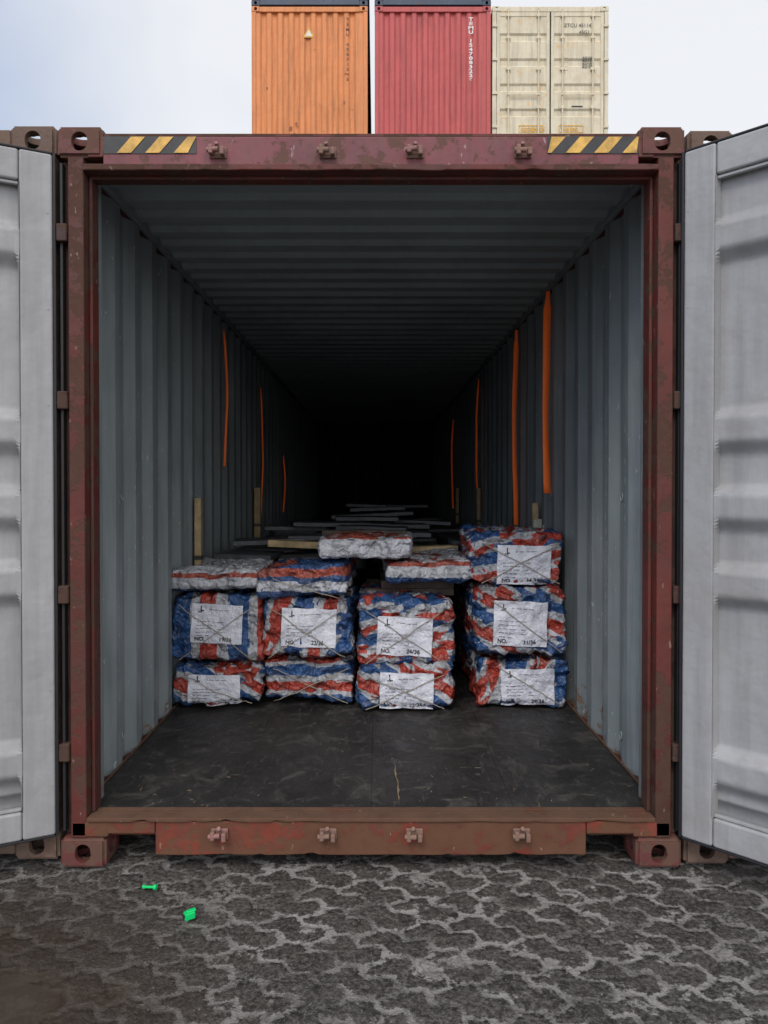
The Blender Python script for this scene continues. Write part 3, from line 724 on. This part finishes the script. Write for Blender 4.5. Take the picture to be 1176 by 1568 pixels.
for i, (xa, xb, yd, z) in enumerate([(-.62, .3, .95, 1.16), (-.28, .26, 1.3, 1.20), (-.66, .44, 1.6, 1.21), (-.34, .2, 2.0, 1.245), (-.4, .36, 2.5, 1.26),
                                     (-.25, .3, 3.0, 1.30), (-.3, .14, 3.6, 1.32), (.2, .7, 2.3, 1.2), (-.9, -.4, 1.7, 1.18), (.1, .6, 4.2, 1.30), (-1.05, -.66, .6, 1.05), (-.62, -.2, .45, 1.045), (-1.0, -.5, .85, 1.13), (.0, .42, 1.1, 1.17)]):
    plank('dark_board', xa, xb, Y0 + yd, Y0 + yd + r_.uniform(.2, .4), z - .032, z, M_darkpack, R(r_.uniform(-7, 7)), R(r_.uniform(-2.5, 2.5)))

# ------------------------------------------------------------------ lashing straps & stanchions
def strap(s, y, zt, zb, w=.045, wav=.012):
    V = []; F = []; n = 24; X0 = s * 1.145
    for i in range(n + 1):
        t = i / n; z = zt + (zb - zt) * t
        x = X0 - s * .02 * math.sin(math.pi * t) + wav * noise.noise(Vector((y * 3, z * 2, 0)))
        yy = y + .02 * noise.noise(Vector((z, y, 4))); th = .15 + .7 * noise.noise(Vector((y, z * 1.3, 7)))
        ww = w * (.55 if t < .06 else 1)
        dx, dy = math.cos(th) * ww / 2, math.sin(th) * ww / 2
        V += [(x - dx, yy - dy, z), (x + dx, yy + dy, z), (x + dx, yy + dy + .002, z), (x - dx, yy - dy + .002, z)]
        if i:
            for j in range(4): F.append((4 * (i - 1) + j, 4 * (i - 1) + (j + 1) % 4, 4 * i + (j + 1) % 4, 4 * i + j))
    F += [(0, 1, 2, 3), (4 * n, 4 * n + 3, 4 * n + 2, 4 * n + 1)]
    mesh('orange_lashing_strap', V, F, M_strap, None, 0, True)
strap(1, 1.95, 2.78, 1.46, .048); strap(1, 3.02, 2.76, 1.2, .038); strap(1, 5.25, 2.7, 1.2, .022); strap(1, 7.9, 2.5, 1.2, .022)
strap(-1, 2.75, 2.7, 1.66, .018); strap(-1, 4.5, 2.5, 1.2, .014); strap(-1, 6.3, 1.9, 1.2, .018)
def stanch(s, y, z0, z1, mat=M_wood, w=.042):
    e = empty('timber_stanchion', (s * 1.13, y, z0))
    boxes('post', [(s * 1.13 - w / 2, s * 1.13 + w / 2, y, y + .05, z0, z1)], mat, e, .004)
    boxes('tape', [(s * 1.13 - w / 2 - .002, s * 1.13 + w / 2 + .002, y - .002, y + .052, z0 + (z1 - z0) * .25, z0 + (z1 - z0) * .3)], M_black, e, .001)
stanch(-1, 1.85, .9, 1.43); stanch(-1, 4.2, 1.0, 1.5, M_wood, .06); stanch(1, 2.25, 1.0, 1.39); stanch(1, 5.1, 1.0, 1.5); stanch(1, 7.2, 1.0, 1.5)
e = empty('steel_hook', (1.13, 2.2, 1.25))
boxes('hook_plate', [(1.10, 1.16, 2.18, 2.2, 1.22, 1.28)], M_zinc, e, .004)
tube('hook_bar', [(1.12, 2.17, 1.27), (1.14, 2.16, 1.24), (1.16, 2.17, 1.2), (1.17, 2.18, 1.24)], .008, M_zinc, e)

# ------------------------------------------------------------------ ground
def axis(lo, hi, step, far):
    out = [lo + i * step for i in range(int(round((hi - lo) / step)) + 1)]
    d = step; x = out[-1]; r2 = []
    while x < far: d *= 1.6; x += d; r2.append(x)
    d = step; x = out[0]; l2 = []
    while x > -far: d *= 1.6; x -= d; l2.append(x)
    return l2[::-1] + out + r2
xs = axis(-2.4, 2.4, .02, 300); ys = axis(-1.6, .6, .02, 300)
V = []; pv = []
for y in ys:
    for x in xs:
        q = Vector((x, y, 0))
        near = abs(x) < 6 and abs(y) < 6
        hgt = -.012 + ((noise.noise(q * 1.3) * .012 + noise.noise(q * 6) * .006 + noise.noise(q * 17) * .003) if near else 0)
        dx = (x + 1.42) / 1.0; dy = (y + .92) / .85
        p = max(0, min(1, 1.25 - math.sqrt(dx * dx + dy * dy)))
        hgt = hgt * (1 - min(1, p * 2.2)) + (-.018) * min(1, p * 2.2)
        V.append((x, y, min(hgt, -.002))); pv.append(p)
nx = len(xs); F = [(j * nx + i, j * nx + i + 1, (j + 1) * nx + i + 1, (j + 1) * nx + i) for j in range(len(ys) - 1) for i in range(nx - 1)]
g = mesh('ground', V, F, M_ground, None, 0, True)
at_ = g.data.attributes.new('puddle', 'FLOAT', 'POINT')
at_.data.foreach_set('value', pv)
# loose grit
rs = random.Random(11); V = []; F = []
for i in range(1300):
    x = rs.uniform(-1.9, 1.9); y = rs.uniform(-1.4, .0); r0 = rs.uniform(.0012, .004) * (1.9 if rs.random() < .05 else 1); k = len(V)
    if (x + 1.4) ** 2 / .6 + (y + .95) ** 2 / .5 < 1: continue
    for (a1, b1, c1) in ((1, 0, 0), (-.5, .8, 0), (-.5, -.8, 0), (0, 0, 1), (0, 0, -1)):
        V.append((x + a1 * r0 * rs.uniform(.6, 1.3), y + b1 * r0 * rs.uniform(.6, 1.3), -.007 + c1 * r0 * .8))
    F += [(k, k + 1, k + 3), (k + 1, k + 2, k + 3), (k + 2, k, k + 3), (k, k + 1, k + 4), (k + 1, k + 2, k + 4), (k + 2, k, k + 4)]
mesh('gravel', V, F, simple('grit', (.16, .15, .14), .8, .8, 9), None)

# seal debris
def px2g(px, py):
    Z = 1.49 * 1120 / (py - 748); return ((px - 577) * Z / 1120 + .023, Z - 2.85)
gx, gy = px2g(228, 1363)
e = empty('bolt_seal_pin', (gx, gy, .002))
tube('shaft', [(gx - .025, gy + .006, .0), (gx + .018, gy - .002, .003)], .005, M_greenp, e)
tube('head', [(gx + .014, gy - .001, .003), (gx + .024, gy - .003, .003)], .010, M_greenp, e)
tube('tip', [(gx - .030, gy + .0075, .0), (gx - .022, gy + .0057, .0)], .007, M_greenp, e)
gx, gy = px2g(288, 1408)
e = empty('plastic_seal_body', (gx, gy, .002))
Mx = Matrix.Translation((gx, gy, .004)) @ Matrix.Rotation(R(35), 4, 'Z')
boxes('barrel', [(-.018, .018, -.013, .013, -.010, .014), (-.011, .023, -.008, .008, .012, .020)], M_greenp, e, .004, Mx)
tube('bore', [Mx @ Vector((-.0185, 0, .003)), Mx @ Vector((-.022, 0, .003))], .006, M_rubber, e)

# ------------------------------------------------------------------ sky, sun, camera
w = bpy.data.worlds.new('World'); scene.world = w; w.use_nodes = True
nt = w.node_tree; bg = nt.nodes['Background']
sk = nt.nodes.new('ShaderNodeTexSky'); sk.sky_type = 'NISHITA'; sk.sun_disc = False
sk.sun_elevation = R(48); sk.sun_rotation = R(200); sk.dust_density = 4; sk.air_density = 1.0
tc = nt.nodes.new('ShaderNodeTexCoord')
sp = nt.nodes.new('ShaderNodeSeparateXYZ'); nt.links.new(tc.outputs['Generated'], sp.inputs[0])
cl = nz(nt, tc.outputs['Generated'], 2.0, 4, .55)
# haze is thinner (bluer) to the left, thick and white ahead and to the right
f = mth(nt, 'ADD', mth(nt, 'MULTIPLY', cl, .7), mth(nt, 'MULTIPLY', sp.outputs[0], .75))
cloud = ramp(nt, f, [(0.02, (6.3, 7.2, 8.9)), (0.36, (10.5, 10.6, 10.9))]).outputs[0]
# sky brightened low behind the camera, added as fill for interior and doors
fill_gain = mth(nt, 'ADD', 1.0, mth(nt, 'MULTIPLY', mth(nt, 'MAXIMUM', mth(nt, 'MULTIPLY', sp.outputs[1], -1.0), 0.0), .9))
vs_ = nt.nodes.new('ShaderNodeVectorMath'); vs_.operation = 'SCALE'
nt.links.new(cloud, vs_.inputs[0]); nt.links.new(fill_gain, vs_.inputs['Scale'])
mx = nt.nodes.new('ShaderNodeMix'); mx.data_type = 'RGBA'; mx.inputs[0].default_value = .8
nt.links.new(sk.outputs[0], mx.inputs[6]); nt.links.new(vs_.outputs[0], mx.inputs[7])
nt.links.new(mx.outputs[2], bg.inputs[0]); bg.inputs[1].default_value = .1
sun = bpy.data.lights.new('sun', 'SUN'); sun.energy = 1.2; sun.angle = R(20); sun.color = (1, .95, .88)
so = bpy.data.objects.new('sun', sun); scene.collection.objects.link(so)
d = Vector((math.sin(R(20)) * math.cos(R(48)), math.cos(R(20)) * math.cos(R(48)), -math.sin(R(48))))
so.rotation_euler = d.to_track_quat('-Z', 'Y').to_euler()
cam = bpy.data.cameras.new('camera'); co = bpy.data.objects.new('camera', cam); scene.collection.objects.link(co)
cam.sensor_fit = 'VERTICAL'; cam.sensor_height = 36; cam.sensor_width = 27; cam.lens = 1120 / 1568 * 36
cam.shift_x = 11 / 1568; cam.shift_y = -22 / 1568
cam.clip_start = .05; cam.clip_end = 1000
co.location = (.023, -2.85, 1.49); co.rotation_euler = (R(90 - .7), 0, 0)
scene.camera = co
scene.view_settings.view_transform = 'Standard'; scene.view_settings.look = 'None'; scene.view_settings.exposure = 0
